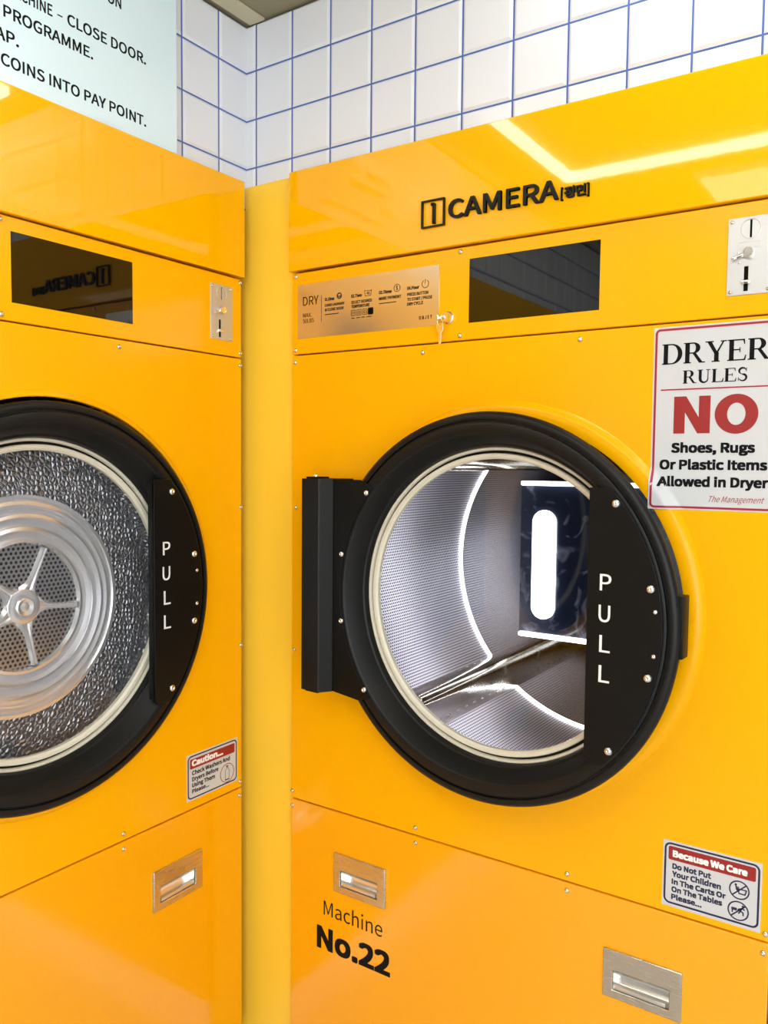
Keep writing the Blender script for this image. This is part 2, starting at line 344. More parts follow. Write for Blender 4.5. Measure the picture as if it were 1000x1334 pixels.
def kscale(o, k):
    if k != 1.0:
        for v in o.data.vertices: v.co.x *= k; v.co.z *= k
def door(root, uc, d0, tilt, kr=1.0, dz=0.0, du=0.0, dl=0.0):
    "black moulded ring with glass, pull plate and hinge; its own frame is centred on the door axis"
    ring = lathe('door', [(.325, -.012), (.340, -.012), (.346, .000), (.353, .020), (.3595, .041), (.3628, .051), (.3615, .0575), (.3565, .0620), (.3500, .0630), (.3480, .0620), (.3476, .0560), (.3432, .0560), (.3425, .0622), (.3410, .0630), (.3240, .0630), (.3195, .0600), (.3060, .0180), (.3050, .0165), (.3010, .0150), (.2985, .0080), (.2985, -.012)], M['black'], root, (uc, d0, DOORZ + dz), n=160)
    kscale(ring, kr)
    ring.rotation_euler = (0, 0, -R(tilt))
    kscale(lathe('seal', [(.2985, -.006), (.2985, .0055), (.2970, .0070), (.2940, .0070), (.2925, .0045), (.2925, -.006)], M['cream'], ring, n=144), kr)
    kscale(lathe('seal', [(.2872, -.006), (.2872, .0055), (.2855, .0075), (.2800, .0068), (.2765, .0030), (.2765, -.006)], M['cream'], ring, n=144), kr)
    kscale(lathe('seal_groove', [(.2925, -.006), (.2925, -.0020), (.2872, -.0020), (.2872, -.006)], M['ink'], ring, n=144), kr)
    kscale(lathe('glass', [(.2765, -.003), (.2765, .0005), (0, .0005), (0, -.003)], M['glass'], ring, n=96, closed=False), kr)
    # pull plate: chord on the window side, arc along the ring
    cu, ra, zt, zb = .2115 + du, .3385 * (1 + (kr - 1) * .8), .2295, -.2350
    P = [(cu, zt), (math.sqrt(ra * ra - zt * zt), zt)]
    a0, a1 = math.atan2(zt, P[1][0]), math.atan2(zb, math.sqrt(ra * ra - zb * zb))
    P += [(ra * math.cos(a0 + (a1 - a0) * i / 40), ra * math.sin(a0 + (a1 - a0) * i / 40)) for i in range(1, 41)] + [(cu + .012, zb), (cu, zb + .010)]
    sheet('pull_plate', [P[::-1]], .0632, .0690, M['plate'], ring, bevel=.0010)
    box('pull_flange', (cu, -.0670, zb + .010), (cu + .0035, -.0500, zt - .004), M['plate'], ring, bevel=.001)
    for ch in (('P', .2335, .2530, .0595, .0275), ('U', .2325, .2525, .0075, .0280), ('L', .2350, .2533, -.0435, .0285), ('L', .2350, .2535, -.0940, .0285)): text('pull_letter', [(ch[0], ch[1] + du, ch[2] + du, ch[3] + dl, ch[4])], .0688, .0694, M['lettering'], ring, bold=.003)
    for u, z, r in ((.2576, .2040, .0072), (.3181, .0695, .0072), (.3264, .0335, .0040), (.3256, -.0382, .0040), (.3172, -.0745, .0072), (.2552, -.2075, .0072)): dome('screw', u + du, z, .0690, r, M['chrome'], ring)
    # latch block at the far right of the ring
    box('latch_block', (.350, -.053, -.041), (.3660, -.024, .060), M['plate'], ring, bevel=.002)
    # hinge: plate on the ring plus the boxed knuckle beside it
    ri = .3265; b0, b1 = math.atan2(.217, -math.sqrt(ri ** 2 - .217 ** 2)), 2 * PI - math.atan2(.211, -math.sqrt(ri ** 2 - .211 ** 2))
    H = [(-.350, .2330), (-.276, .2325), (-.263, .227), (-.2460, .217)] + [(ri * math.cos(b0 + (b1 - b0) * i / 30), ri * math.sin(b0 + (b1 - b0) * i / 30)) for i in range(1, 30)] + [(-.2490, -.211), (-.263, -.216), (-.274, -.2205), (-.350, -.2125)]
    sheet('hinge_plate', [H], .0632, .0665, M['plate'], ring, bevel=.0008)
    bm = bmesh.new(); hb = d0 - .0092; prof = [(-.414, hb), (-.414, .088), (-.411, .092), (-.366, .092), (-.363, .090), (-.3475, .0668), (-.3475, hb)]
    A = [bm.verts.new((u, -w, -.2135)) for u, w in prof]; B = [bm.verts.new((u, -w, .2335)) for u, w in prof]; n = len(prof)
    for i in range(n): bm.faces.new((A[i], A[(i + 1) % n], B[(i + 1) % n], B[i]))
    bm.faces.new(A); bm.faces.new(B[::-1])
    bm_obj('hinge_cover', bm, M['black'], ring, smooth=20)
    for z, s in ((.2335, 1), (-.2135, -1)):
        bm = bmesh.new(); add_box(bm, (-.406, -.084, z), (-.372, -.050, z + s * .004), .0006); bm_obj('hinge_pivot', bm, M['plate'], ring)
    o = lathe('screw', [(.0065, 0), (.0065, .0015), (.005, .0042), (0, .0055)], M['chrome'], ring, (-.393, -.068, .2375), n=20, closed=False); o.rotation_euler = (R(-90), 0, 0)
    for u, z in ((-.2600, .2065), (-.3235, .0785), (-.3240, -.0605), (-.2620, -.1950)): dome('screw', u, z, .0665, .0062, M['chrome'], ring)
    return ring
def cabinet(root):
    bm = bmesh.new(); u0, u1, d0, d1, z0, z1, t = .128, 1.133, .0315, .80, .125, 2.088, .004
    for a, b in (((u0, d0, z0), (u0 + t, d1, z1)), ((u1 - t, d0, z0), (u1, d1, z1)), ((u0, d0, z1 - t), (u1, d1, z1)), ((u0, d0, z0), (u1, d1, z0 + t)), ((u0, d1 - t, z0), (u1, d1, z1)),
                 ((u0, d0 - .002, 1.725), (u1, d0 + .02, 1.755)), ((u0, d0 - .002, .715), (u1, d0 + .02, .745)), ((u0, d0 - .002, 1.90), (u1, d0 + .02, 1.94))): add_box(bm, a, b)
    bm_obj('cabinet', bm, M['cabinet'], root, smooth=None)
    box('plinth', (.135, .018, 0), (1.125, .40, .125), M['kick'], root, bevel=.002)
def dryer(name, loc, rz, lab, door_u, lip_u, tilt, d0, hole, lipr, **kw):
    root = empty(name, loc, rz); tag(root, lab, 'dryer', 'yellow coin dryers')
    cabinet(root)
    hd = sheet('header_panel', [rrect(.1238, 1.9222, 1.1365, 2.1370)], -.020, 0, M['paint'], root, bevel=.0016)
    cp = sheet('control_panel', [rrect(.1265, 1.7415, 1.1345, 1.9190, .004, 3)], -.024, PW, M['panel'], root, bevel=.0016)
    fp = sheet('front_panel', [rrect(.1265, .7318, 1.1345, 1.7385, .003, 3), circ(lip_u, DZ, hole, 128)], -.024, PW, M['panel'], root, bevel=.0014)
    lathe('door_collar', [(lipr, -.0005), (lipr - .0015, .0012), (lipr - .0095, .0080), (lipr - .012, .0092), (hole + .002, .0092), (hole, .0080), (hole, -.012), (hole + .003, -.012), (hole + .003, -.0008)], M['panel'], fp, (lip_u, -PW, DZ), n=160)
    lathe('door_neck', [(hole, .010), (hole, -.034), (.432, -.052), (.434, -.052), (hole + .002, -.032), (hole + .002, .010)], M['ink'], fp, (lip_u, .022, DZ), n=96)
    zs = .5460; slots = []
    pulls = [(.2535, zs + .0035), (.8650, zs - .0010)]
    holes = [rrect(u + .0180, z + .0150, u + .1175, z + .0520) for u, z in pulls]
    lp = sheet('lower_panel', [rrect(.1265, .1300, 1.1345, .7285, .003, 3)] + holes, -.024, PW, M['lower'], root, bevel=.0014)
    for u, z in pulls: flush_pull(root, u, z)
    for P, L in ((cp, ((.1370, 1.9115), (.1362, 1.7503), (.5500, 1.9105), (.5506, 1.7502), (1.1310, 1.9105), (1.1312, 1.7509))),
                 (fp, ((.1352, 1.7235), (.4667, 1.7234), (.7937, 1.7245), (1.1335 - .003, 1.7233), (.1375, 1.3998), (.1341, 1.0768), (1.1320, 1.3968), (1.1315, 1.0722), (.1300, .7476), (.4624, .7472), (.7925, .7457), (1.1290, .7450))),
                 (lp, ((.1300, .7132), (.4632, .7147), (.7925, .7140), (1.1265, .7120)))):
        for u, z in L: dome('screw', u, z, PW - .0003, .0051, M['screw'], P)
    sheet('display_screen', [rrect(.5697, 1.7733, .8270, 1.8946)], PW - .001, PW + .0008, M['display'], root, bevel=.0003)
    coin_mech(root)
    lk = lathe('cam_lock', [(.0120, 0), (.0120, .003), (.0100, .0045), (.0100, .014), (.0090, .0165), (.0060, .0165), (.0055, .0155), (0, .0155)], M['chrome'], root, (.5248, -PW, 1.7868), n=32, closed=False)
    door(root, door_u, d0, tilt, **kw)
    return root, hd, lp
RX, LY = 0.0, -1.1445
nd, nhd, nlp = dryer('tumble_dryer', (0, LY - 1.022, 0), PI / 2, 'further yellow dryer of the left row, outside the frame beyond the dark-drum dryer', .638, .638, 0, .050, .377, .391, kr=1.03)
rd, rhd, rlp = dryer('tumble_dryer', (0, 0, 0), 0, 'yellow dryer with white-lit drum, black round door and raised black lettering on its header', .644, .640, 2.8, -.007, .349, .383)
ld, lhd, llp = dryer('tumble_dryer', (0, LY, 0), PI / 2, 'yellow dryer at the left with a dark spun-steel drum behind its round door', .6370, .637, 0, .050, .377, .391, kr=1.03, dz=.000, du=.004, dl=.014)

# --- lit drum of the right machine
DU = .644
drum = lathe('drum', [(.430, -.060), (.430, -.652), (.436, -.652), (.436, -.060)], M['perf'], rd, (DU, 0, DZ), n=160)
lathe('back_plate', [(0, -.650), (.429, -.650), (.429, -.656), (0, -.656)], M['polish'], drum, n=128, closed=False)
lathe('light_ring', [(.4262, -.6465), (.4275, -.6458), (.4290, -.6465), (.4290, -.6497), (.4262, -.6497)], M['ring'], drum, n=128)
for k, a in enumerate((-133, 134, 0)):
    bm = bmesh.new(); prof = [(-.064, -.013), (-.034, .046), (-.019, .068), (-.012, .0745), (-.006, .0778), (0, .0787), (.006, .0778), (.012, .0745), (.019, .068), (.034, .046), (.064, -.013)]
    t = Vector((-math.sin(R(a)), 0, math.cos(R(a)))); rad = Vector((math.cos(R(a)), 0, math.sin(R(a))))
    E = []
    for y, s in ((.085, .55), (.125, 1), (.652, 1)): E.append([bm.verts.new(rad * (.430 - (h * s if h > 0 else h)) + t * tt + Vector((0, y, 0))) for tt, h in prof])
    n = len(prof)
    for q in range(2):
        for i in range(n): bm.faces.new((E[q][i], E[q][(i + 1) % n], E[q + 1][(i + 1) % n], E[q + 1][i]))
    bm.faces.new(E[0]); bm.faces.new(E[2][::-1])
    lf = bm_obj('lifter', bm, M['baffle'], drum, smooth=28)
    fl = Vector((.034 - .064, 0, .046 + .013)).normalized()                       # up the flank, in (t, h)
    for sgn in (1, -1):
        db = bmesh.new()
        for q in range(9):
            tt, hh = .064 + fl.x * .038, -.013 + fl.z * .038; y = .22 + .042 * q
            c = rad * (.430 - hh) + t * tt * sgn + Vector((0, y, 0)); nn = (t * sgn * fl.z + rad * -(-fl.x)).normalized()
            rr_ = bmesh.ops.create_uvsphere(db, u_segments=12, v_segments=8, radius=.0065)
            for v in rr_['verts']: v.co = c + v.co - nn * (v.co.dot(nn)) * .65
        bm_obj('pressed_dimples', db, M['baffle'], lf, smooth=60)
sheet('mirror_panel', [rrect(.400 - DU, 1.046 - DZ, .888 - DU, 1.448 - DZ)], -.6495, -.6440, M['mirror'], drum, bevel=.0008)
for z in (1.452, 1.042): 
    bm = bmesh.new(); add_box(bm, (.402 - DU, .632, z - .006 - DZ), (.886 - DU, .6495, z + .006 - DZ), .004); bm_obj('light_bar', bm, M['bar'], drum)
sheet('light_pill', [rrect(.437 - DU, 1.088 - DZ, .503 - DU, 1.381 - DZ, .0329, 10)], -.6440, -.6360, M['pill'], drum, bevel=.001)

# --- pressed-steel drum of the left machine
LU = .635
ldrum = lathe('drum', [(0.3300, -.021), (0.3120, -.065), (0.2141, -.062), (0.2117, -.050), (0.2051, -.050), (0.2002, -.056), (0.1936, -.054), (0.1912, -.047), (0.1871, -.047), (0.1846, -.054), (0.1789, -.054), (0.1764, -.046), (0.1707, -.044), (0.1674, -.054), (0.1543, -.056), (0.1518, -.046), (0.1461, -.043), (0.1420, -.054), (0.1305, -.056), (0.1280, -.046), (0.1223, -.045), (0.1190, -.056), (0, -.058), (0, -.070), (0.3300, -.070)], M['spun'], ld, (LU, .046, 1.2240), n=144, closed=True, smooth=25)
lathe('honeycomb_band', [(.331, -.019), (.311, -.0635), (.2130, -.0605), (.2130, -.064), (.330, -.068)], M['honey'], ldrum, n=144)
lathe('drilled_disc', [(.1185, -.0570), (.1185, -.0545), (.030, -.0535), (.030, -.0570)], M['drilled'], ldrum, n=96)
bm = bmesh.new()
for k in range(5):
    a = R(-6 + 72 * k); A = []
    for rr, hw in ((.015, .020), (.032, .0215), (.046, .0120), (.062, .0082), (.1180, .0068)):
        c = Vector((math.cos(a), 0, math.sin(a))); t = Vector((-c.z, 0, c.x))
        A.append([bm.verts.new(c * rr + t * s * hw + Vector((0, y, 0))) for s, y in ((-1, .0550), (-.55, .0470), (-.2, .0470), (0, .0490), (.2, .0470), (.55, .0470), (1, .0550))])
    for i in range(4):
        for j in range(6): bm.faces.new((A[i][j], A[i][j + 1], A[i + 1][j + 1], A[i + 1][j]))
bm_obj('spoke_star', bm, M['spun'], ldrum, smooth=30)
lathe('hub', [(.034, -.0560), (.0335, -.047), (.0310, -.0455), (.0210, -.0455), (.0195, -.042), (.0160, -.0400), (.0090, -.0430), (0, -.0400)], M['spun'], ldrum, n=64, closed=False)

# --- lettering and printed plates of the right machine
text('header_lettering', [('CAMERA', .5300, .7530, 1.9722, .0345)], .0005, .0070, M['logo'], rhd, bold=.006, cap='M')
stroke('header_lettering', [[(.4705, 1.9640), (.5195, 1.9640), (.5195, 2.0140), (.4705, 2.0140), (.4705, 1.9640)]], .0024, .0005, .0070, M['logo'], rhd)
stroke('header_lettering', [[(.4972, 1.9705), (.4972, 2.0075)], [(.4910, 2.0060), (.4975, 2.0060)], [(.4945, 1.9712), (.4999, 1.9712)]], .0050, .0005, .0070, M['logo'], rhd)
text('header_lettering', [('[', .7575, .7612, 1.9706, .0215), ('\uc815', .7640, .7825, 1.9712, .0200), ('\uba74', .7850, .8030, 1.9712, .0200), (']', .8050, .8087, 1.9706, .0215)], .0005, .0060, M['logo'], rhd, bold=.012, cap='\uc815')
text('machine_lettering', [('Machine', .2230, .3825, .4838, .0325)], PW - .0002, PW + .0004, M['ink'], rlp, bold=0, cap='M')
text('machine_lettering', [('No.22', .2038, .4035, .4020, .0525)], PW - .0002, PW + .0004, M['ink'], rlp, bold=.018, cap='N')
ip = sheet('instruction_plate', [rrect(.1425, 1.7750, .5036, 1.8928)], PW - .0005, PW + .0012, M['nickel'], rd, bevel=.0004)
w0, w1 = PW + .0010, PW + .0015
text('plate_lettering', [('DRY', .1580, .2014, 1.8462, .0188), ('MAX.', .1580, .1823, 1.8206, .0090), ('50LBS', .1580, .1888, 1.8083, .0088)], w0, w1, M['ink'], ip)
text('plate_lettering', [('01.', .2190, .2272, 1.8504, .0066), ('02.', .2893, .2990, 1.8499, .0066), ('03.', .3604, .3700, 1.8497, .0066), ('04.', .4291, .4385, 1.8508, .0066),
    ('LOAD LAUNDRY', .2191, .2716, 1.8384, .0055), ('& CLOSE DOOR', .2191, .2694, 1.8285, .0058), ('SELECT DESIRED', .2894, .3423, 1.8371, .0060), ('TEMPERATURE', .2894, .3367, 1.8283, .0062),
    ('MAKE PAYMENT', .3605, .4148, 1.8374, .0062), ('PRESS BUTTON', .4293, .4787, 1.8384, .0062), ('TO START / PAUSE', .4294, .4880, 1.8285, .0062), ('DRY CYCLE', .4295, .4670, 1.8193, .0062)], w0, w1, M['ink'], ip, bold=.014)
for ln in (('One', .2278, .2443, 1.8504, .0066), ('Two', .2996, .3166, 1.8499, .0066), ('Three', .3706, .3916, 1.8497, .0066), ('Four', .4391, .4577, 1.8508, .0066)): text('step_word', [ln], w0, w1, M['ink'], ip, bold=.02, shear=.15)
text('plate_lettering', [('OBJET', .4577, .4878, 1.7892, .0068)], w0, w1, M['ink'], ip, bold=.012, spacing=1.2)
stroke('small_print', [[(.2192, 1.8212), (.2560, 1.8212)], [(.3606, 1.8305), (.4030, 1.8305)], [(.2905, 1.8070), (.2985, 1.8070)], [(.3030, 1.8070), (.3125, 1.8070)], [(.3165, 1.8070), (.3245, 1.8070)], [(.3290, 1.8070), (.3420, 1.8070)]], .0016, w0, w1, M['ink'], ip)
stroke('divider_line', [[(.2092, 1.8070), (.2092, 1.8641)]], .0007, w0, w1, M['ink'], ip)
cc = lambda u, z, r, n=28: circ(u, z, r, n) + [circ(u, z, r, n)[0]]
stroke('icon', [cc(.2577, 1.8578, .0062), cc(.2577, 1.8578, .0046), [(.2533, 1.8578), (.2621, 1.8578)], [(.2545, 1.8560), (.2609, 1.8560)]], .0011, w0, w1, M['ink'], ip)
stroke('icon', [[(.3235, 1.8625), (.3255, 1.8502), (.3395, 1.8502), (.3418, 1.8625)], [(.3240, 1.8600), (.3275, 1.8612), (.3310, 1.8598), (.3345, 1.8612), (.3380, 1.8598), (.3415, 1.8612)], [(.3290, 1.8545), (.3312, 1.8575), (.3312, 1.8530)], [(.3335, 1.8530), (.3360, 1.8530), (.3360, 1.8572), (.3335, 1.8572), (.3335, 1.8530)]], .0009, w0, w1, M['ink'], ip)
stroke('icon', [cc(.4045, 1.8579, .0073), [(.4066, 1.8605), (.4045, 1.8615), (.4026, 1.8600), (.4062, 1.8560), (.4044, 1.8542), (.4024, 1.8552)], [(.4045, 1.8630), (.4045, 1.8530)]], .0010, w0, w1, M['ink'], ip)
stroke('icon', [[(.4716 + .0076 * math.sin(R(a)), 1.8585 + .0076 * math.cos(R(a))) for a in range(30, 331, 15)], [(.4716, 1.8675), (.4716, 1.8590)]], .0011, w0, w1, M['ink'], ip)
for k in range(4):
    u = .2896 + k * .01485
    stroke('icon', [rrect(u, 1.8122, u + .0108, 1.8236, .0012, 3) + [rrect(u, 1.8122, u + .0108, 1.8236, .0012, 3)[0]], cc(u + .0054, 1.8179, .0026, 16)] + ([[(u + .0054, 1.8128), (u + .0054, 1.8230)], [(u + .002, 1.8130), (u + .002, 1.8228)], [(u + .0088, 1.8130), (u + .0088, 1.8228)]] if k == 3 else []), .0009 if k < 3 else .0030, w0, w1, M['ink'], ip)

# ------------------------------------------------------------------ keys hanging from the locks
def key(loc, rz, lab):
    k = empty('key', loc, rz); tag(k, lab, 'key', 'keys hanging from the dryer locks')
    a = lambda u, z, s=1: (u * s, z * s)
    bow = [(.0 + .0085 * math.sin(R(t)) * (1 if abs(t) > 40 else 1), -.012 + .0095 * math.cos(R(t))) for t in range(0, 360, 15)]
    sheet('key_blade', [[(-.0085, -.006), (-.0060, -.0015), (.0060, -.0015), (.0085, -.006), (.0075, -.016), (.0034, -.0205), (.0034, -.040), (.0010, -.0445), (-.0022, -.042), (-.0022, -.0385), (-.0030, -.0365), (-.0022, -.0345), (-.0032, -.031), (-.0024, -.0285), (-.0034, -.0205), (-.0075, -.016)][::-1], circ(0, -.0050, .0020, 16)], .012, .0138, M['chrome'], k, bevel=.0003)
    bm = bmesh.new(); n, m_ = 28, 8
    V = [[bm.verts.new(((.0058 + .0008 * math.cos(2 * PI * j / m_)) * math.cos(2 * PI * i / n), -.0129 + .0008 * math.sin(2 * PI * j / m_) - .002 * math.sin(2 * PI * i / n), .0020 + (.0082 + .0008 * math.cos(2 * PI * j / m_)) * math.sin(2 * PI * i / n))) for j in range(m_)] for i in range(n)]
    for i in range(n):
        for j in range(m_): bm.faces.new((V[i][j], V[(i + 1) % n][j], V[(i + 1) % n][(j + 1) % m_], V[i][(j + 1) % m_]))
    bm_obj('key_ring', bm, M['chrome'], k, smooth=60)
    b2 = bmesh.new(); add_box(b2, (-.001, -.024, .0045), (.001, -.010, .0125), .0004); add_box(b2, (.001, -.018, .006), (.013, -.016, .011), .0004)
    bm_obj('lock_key', b2, M['chrome'], k)
    return k
key((.5128, .010, 1.7775), 0, 'small silver key hanging from the lock beside the printed metal plate')
key((-.010, LY + .5128, 1.7775), PI / 2, 'small silver key hanging from the lock at the left edge of the photo')

# ------------------------------------------------------------------ signs stuck on the machines and wall
SERIF = {   # strokes on a 1 x 1 cell: thick stems, hairlines, slabs and bowls as filled outlines
}
def arc(cx, cz, rx, rz, a0, a1, n=18): return [(cx + rx * math.cos(R(a0 + (a1 - a0) * i / n)), cz + rz * math.sin(R(a0 + (a1 - a0) * i / n))) for i in range(n + 1)]
def ribbon(pts, wid): # outline of a centre line with changing width
    Lr, Rr = [], []
    for i, p in enumerate(pts):
        a = Vector(pts[max(0, i - 1)]); b = Vector(pts[min(len(pts) - 1, i + 1)]); t = (b - a).normalized(); n = Vector((-t.y, t.x)) * wid[i] / 2
        Lr.append(tuple(Vector(p) + n)); Rr.append(tuple(Vector(p) - n))
    return Lr + Rr[::-1]
def bar(x0, z0, x1, z1): return [(x0, z0), (x1, z0), (x1, z1), (x0, z1)]
T, H, SL = .20, .062, .055
def bowl(x0, xr, zl, zh, T=T):
    zc = (zl + zh) / 2; n = 20
    o = [(x0, zh)] + arc(x0 + .25, zc, xr - x0 - .25, (zh - zl) / 2, 90, -90, n) + [(x0, zl)]
    i = [(x0, zl + H)] + arc(x0 + .25, zc, xr - x0 - .25 - T, (zh - zl) / 2 - H, -90, 90, n) + [(x0, zh - H)]
    return o + i
def stem(x): return [bar(x, 0, x + T, 1), bar(x - .07, 0, x + T + .07, SL), bar(x - .07, 1 - SL, x + T + .07, 1)]
GL = {
 'D': (.98, stem(.09) + [bowl(.20, .94, 0, 1)]),
 'R': (.98, stem(.09) + [bowl(.20, .76, .46, 1)] + [[(.40, .50), (.56, .50), (.86, SL), (.98, SL), (.98, 0), (.72, 0)]]),
 'Y': (.94, [bar(.39, 0, .39 + T, .45), bar(.29, 0, .64, SL), [(.39, .40), (.54, .44), (.27, .97), (.08, .97)], [(.47, .45), (.54, .40), (.82, .97), (.75, .97)], bar(.0, 1 - SL, .36, 1), bar(.66, 1 - SL, .92, 1)]),
 'E': (.86, stem(.09) + [bar(.2, 0, .78, H), bar(.2, 1 - H, .74, 1), bar(.2, .48, .56, .48 + H), [(.70, 0), (.78, 0), (.82, .26), (.78, .26)], [(.66, 1), (.74, 1), (.76, .76), (.72, .76)], bar(.53, .38, .57, .62)]),
 'U': (1.0, [ribbon([(.235, 1), (.235, .34)] + arc(.50, .34, .265, .305, 180, 360, 16)[1:] + [(.765, 1)], [T, T] + [T - (T - .055) * i / 15 for i in range(16)] + [.055]), bar(.05, 1 - SL, .42, 1), bar(.63, 1 - SL, .92, 1)]),
 'L': (.84, stem(.09) + [bar(.2, 0, .78, H), [(.68, 0), (.78, 0), (.82, .30), (.78, .30)]]),
 'S': (.72, [ribbon([(.60, .78)] + arc(.36, .745, .225, .225, 20, 250, 14) + arc(.37, .265, .235, .24, 70, -160, 14), [.05] + [.05 + .10 * math.sin(PI * i / 14) for i in range(15)] + [.13 * math.cos(PI * (i / 14) * .42) + .02 for i in range(15)]), bar(.585, .70, .625, .99), bar(.075, .02, .115, .30)]),
}
def serif(name, s, u0, u1, z0, h, wa, wb, m, parent, loc):
    tot = sum(GL[c][0] for c in s); k = (u1 - u0) / tot; x = u0; bm = bmesh.new()
    for c in s:
        for P in GL[c][1]:
            cu = bpy.data.curves.new('tmp', 'CURVE'); cu.dimensions = '2D'; cu.fill_mode = 'BOTH'; sp = cu.splines.new('POLY'); sp.points.add(len(P) - 1); sp.use_cyclic_u = True
            for q, (a, b) in zip(sp.points, P): q.co = (x + a * k, z0 + b * h, 0, 1)
            cu.extrude = (wb - wa) / 2; me = curve_mesh(cu); to_front(me, (wa + wb) / 2); bm.from_mesh(me); bpy.data.meshes.remove(me)
        x += GL[c][0] * k
    me = bpy.data.meshes.new(name); bm.to_mesh(me); bm.free(); return link(name, me, m, parent, loc)
def closed(L): return L + [L[0]]

# big rules sign (stands on the right machine's front panel)
so = (1.021, .010, 1.581); back = (-so[0], -so[1], -so[2])
s = empty('rules_sign', so); tag(s, 'white sign with red border reading DRYER RULES NO, right of the lit round door', 'sign')
a0 = PW
bm = bmesh.new(); nu, nz = 48, 72                       # thin vinyl that follows the collar pressed round the door
G = [[(bm.verts.new((.9240 + .1940 * i / nu, -(a0 + .0008), 1.4285 + .3047 * j / nz)), bm.verts.new((.9240 + .1940 * i / nu, -a0, 1.4285 + .3047 * j / nz))) for j in range(nz + 1)] for i in range(nu + 1)]
for i in range(nu):
    for j in range(nz):
        for q in (0, 1): bm.faces.new((G[i][j][q], G[i + 1][j][q], G[i + 1][j + 1][q], G[i][j + 1][q]))
for i in range(nu):
    for j in (0, nz): bm.faces.new((G[i][j][0], G[i + 1][j][0], G[i + 1][j][1], G[i][j][1]))
for j in range(nz):
    for i in (0, nu): bm.faces.new((G[i][j][0], G[i][j + 1][0], G[i][j + 1][1], G[i][j][1]))
board = bm_obj('sign_board', bm, M['white'], s, back, smooth=40)
f0, f1 = a0 + .0006, a0 + .0012
dense = lambda P, n=40: [tuple(Vector(P[i]).lerp(Vector(P[i + 1]), k / n)) for i in range(len(P) - 1) for k in range(n if (Vector(P[i]) - Vector(P[i + 1])).length > .03 else 1)] + [P[-1]]
stroke('border', [dense(closed(rrect(.9283, 1.4325, 1.1137, 1.7285, .006, 6)))], .0036, f0, f1, M['crimson'], s, back)
stroke('rule_line', [[(.9376, 1.6285), (1.1044, 1.6285)]], .0022, f0, f1, M['crimson'], s, back)
serif('heading_lettering', 'DRYER', .9375, 1.1060, 1.6708, .0338, f0, f1, M['ink'], s, back)
serif('heading_lettering', 'RULES', .9725, 1.0735, 1.6378, .0216, f0, f1, M['ink'], s, back)
nx0, nx1, nz0, nz1 = .9600, 1.0180, 1.5552, 1.6167
sheet('warning_letter', [[(nx0, nz0), (nx0 + .0180, nz0), (nx0 + .0180, nz0 + .0350), (nx1 - .0195, nz0), (nx1, nz0), (nx1, nz1), (nx1 - .0180, nz1), (nx1 - .0180, nz1 - .0350), (nx0 + .0195, nz1), (nx0, nz1)]], f0, f1, M['red'], s, loc=back)
sheet('warning_letter', [circ(1.0578, 1.5858, .0328, 56, .0320), circ(1.0578, 1.5858, .0138, 40, .0178)[::-1]], f0, f1, M['red'], s, loc=back)
text('text_lettering', [('Shoes, Rugs', .9575, 1.0875, 1.5232, .0165), ('Or Plastic Items', .9390, 1.1065, 1.4952, .0165), ('Allowed in Dryer', .9370, 1.1090, 1.4669, .0165)], f0, f1, M['ink'], s, bold=.022, loc=back)
text('signature_lettering', [('The Management', 1.0200, 1.1040, 1.4428, .0095)], f0, f1, M['red'], s, bold=0, shear=.45, loc=back)

for o in s.children:
    for v in o.data.vertices:
        r_ = math.hypot(v.co.x - .640, v.co.z - DZ)
        v.co.y -= .0108 * max(0, min(1, (.386 - r_) / .016))
# because-we-care label
so = (1.0425, .010, .801); back = (-so[0], -so[1], -so[2])
s = empty('notice_label', so); tag(s, 'white label headed Because We Care, above the lower right pull of the lit dryer', 'sign')
sheet('label_sheet', [rrect(.9642, .7438, 1.1210, .8595)], a0, a0 + .0008, M['white'], s, loc=back)
f0, f1 = a0 + .0006, a0 + .0011
stroke('border', [closed(rrect(.9682, .7505, 1.1167, .8545, .009, 6))], .0032, f0, f1, M['navy'], s, back)
sheet('heading_band', [rrect(.9733, .8263, 1.1120, .8500, .003, 4)], f0, f1, M['red'], s, loc=back)
text('heading_lettering', [('Because We Care', .9803, 1.0992, .8322, .0118)], f1 - .0001, f1 + .0004, M['lettering'], s, bold=.026, loc=back)
text('text_lettering', [('Do Not Put', .9802, 1.0432, .8112, .0097), ('Your Children', .9802, 1.0592, .7975, .0099), ('In The Carts Or', .9797, 1.0672, .7841, .0096), ('On The Tables', .9797, 1.0619, .7706, .0096), ('Please...', .9797, 1.0297, .7573, .0095)], f0, f1, M['navy'], s, bold=.022, loc=back)
stroke('pictogram', [cc(1.0875, .8056, .0148, 36), [(1.0772, .7955), (1.0978, .8157)]], .0022, f0, f1, M['navy'], s, back)
stroke('pictogram', [[(1.0850, .8075), (1.0985, .8075), (1.0965, .8000), (1.0875, .8000), (1.0850, .8075)], [(1.0822, .8120), (1.0832, .8060), (1.0862, .8040)], [(1.0828, .8100), (1.0870, .8098)]], .0020, f0, f1, M['navy'], s, back)
sheet('pictogram', [circ(1.0820, .8137, .0019, 14)], f0, f1, M['navy'], s, loc=back)
stroke('pictogram', [cc(1.0869, .7703, .0154, 36), [(1.0762, .7598), (1.0976, .7808)]], .0022, f0, f1, M['navy'], s, back)
stroke('pictogram', [[(1.0775, .7735), (1.0838, .7735), (1.0838, .7712), (1.0775, .7712), (1.0775, .7735)], [(1.0780, .7712), (1.0780, .7660)], [(1.0928, .7770), (1.0905, .7710), (1.0875, .7660)], [(1.0905, .7710), (1.0945, .7690), (1.0948, .7640)], [(1.0922, .7755), (1.0880, .7738), (1.0860, .7712)], [(1.0928, .7760), (1.0970, .7742)]], .0022, f0, f1, M['navy'], s, back)
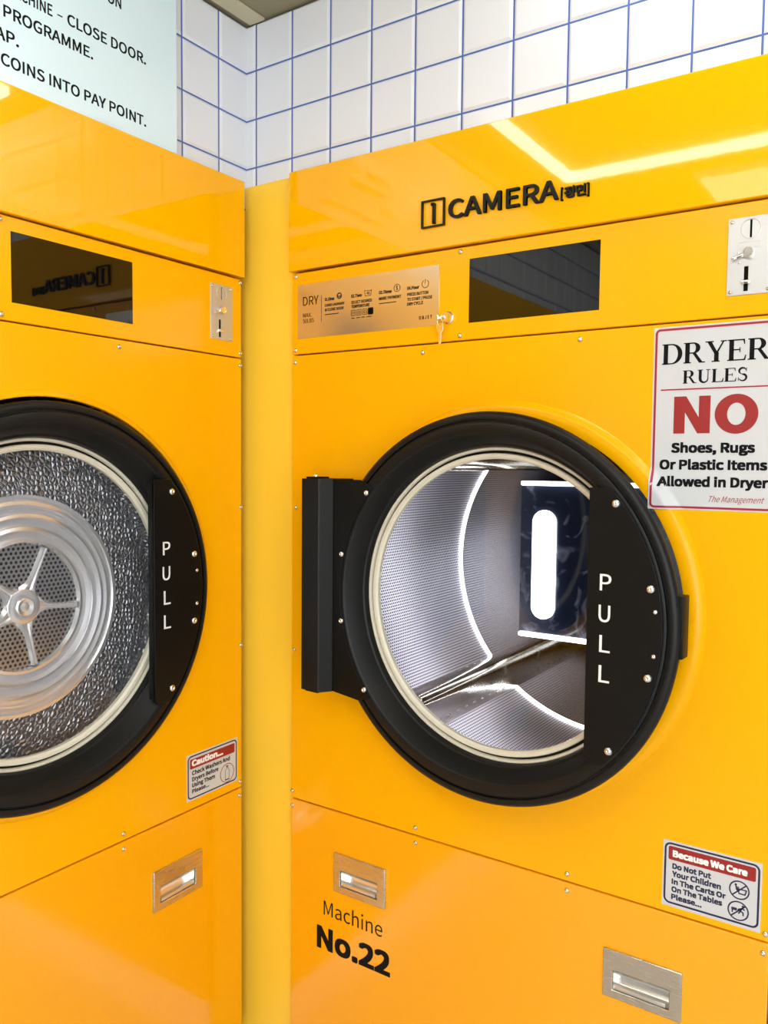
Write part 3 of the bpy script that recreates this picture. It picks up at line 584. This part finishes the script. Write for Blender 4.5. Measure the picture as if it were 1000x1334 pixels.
sheet('pictogram', [circ(1.0940, .7795, .0020, 14)], f0, f1, M['navy'], s, loc=back)

# caution label on the left machine, written in that machine's own frame and turned with it
cu0 = 1.1445
so = (cu0 - .103, .803); s = empty('caution_label', (-.010, LY + so[0], so[1]), PI / 2); back = (-so[0], -.010, -so[1])
tag(s, 'small white label headed Caution with red band, beside the dark dryer door', 'sign')
U = lambda y: cu0 + y
sheet('label_sheet', [rrect(U(-.1822), .7515, U(-.0252), .8552)], a0, a0 + .0008, M['white'], s, loc=back)
stroke('border', [closed(rrect(U(-.1785), .7560, U(-.0290), .8505, .009, 6))], .0030, f0, f1, M['navy'], s, back)
sheet('heading_band', [rrect(U(-.1732), .8222, U(-.0350), .8440, .003, 4)], f0, f1, M['red'], s, loc=back)
text('heading_lettering', [('Caution...', U(-.1680), U(-.0726), .8275, .0140)], f1 - .0001, f1 + .0004, M['lettering'], s, bold=.026, loc=back)
text('text_lettering', [('Check Washers And', U(-.1672), U(-.0503), .8075, .0096), ('Dryers Before', U(-.1672), U(-.0873), .7938, .0094), ('Using Them', U(-.1672), U(-.0983), .7800, .0096), ('Please...', U(-.1672), U(-.1162), .7668, .0090)], f0, f1, M['ink'], s, bold=.014, loc=back)
stroke('pictogram', [cc(U(-.0591), .7800, .0215, 40)], .0016, f0, f1, M['red'], s, back)
stroke('pictogram', [[(U(-.0650), .7660), (U(-.0655), .7860), (U(-.0615), .7900), (U(-.0615), .7935), (U(-.0570), .7935), (U(-.0570), .7900), (U(-.0528), .7860), (U(-.0532), .7660)]], .0009, f0, f1, M['ink'], s, back)
stroke('pictogram', [[(U(-.0660), .7645), (U(-.0525), .7645)], [(U(-.0625), .7965), (U(-.0560), .7955)]], .0024, f0, f1, M['ink'], s, back)

# pale blue instruction board on the left tile wall
so = (cu0 - .62, 2.31); s = empty('instruction_board', (-.030, LY + so[0], so[1]), PI / 2); back = (-so[0], -.030, -so[1])
tag(s, 'pale blue wall board with black payment instructions above the left dryer', 'sign')
w_ = -.030
sheet('board', [rrect(U(-1.02), 2.1385, U(-.1960), 2.4950)], w_ + .0075, w_ + .0165, M['sign_blue'], s, bevel=.0006, loc=back)
box('shadow_gap_backing', (U(-1.0), .0225, 2.14), (U(-.1945), .030, 2.48), M['ink'], s, loc=back)  # black backing juts past the board to draw its shadow gap
f0, f1 = w_ + .0163, w_ + .0168
for ln in (('ON', U(-.3672), U(-.3353), 2.3722, .0200), ('MACHINE', U(-.5740), U(-.4850), 2.2918, .0200), ('CLOSE DOOR.', U(-.4548), U(-.2765), 2.2918, .0200), ('PROGRAMME.', U(-.5785), U(-.4007), 2.2515, .0200), ('SOAP.', U(-.6330), U(-.5510), 2.2112, .0200), ('COINS INTO PAY POINT.', U(-.5845), U(-.2772), 2.1706, .0200)): text('text_line', [ln], f0, f1, M['ink'], s, bold=.008, loc=back)
stroke('dash', [[(U(-.4752), 2.3005), (U(-.4646), 2.3005)]], .0022, f0, f1, M['ink'], s, back)
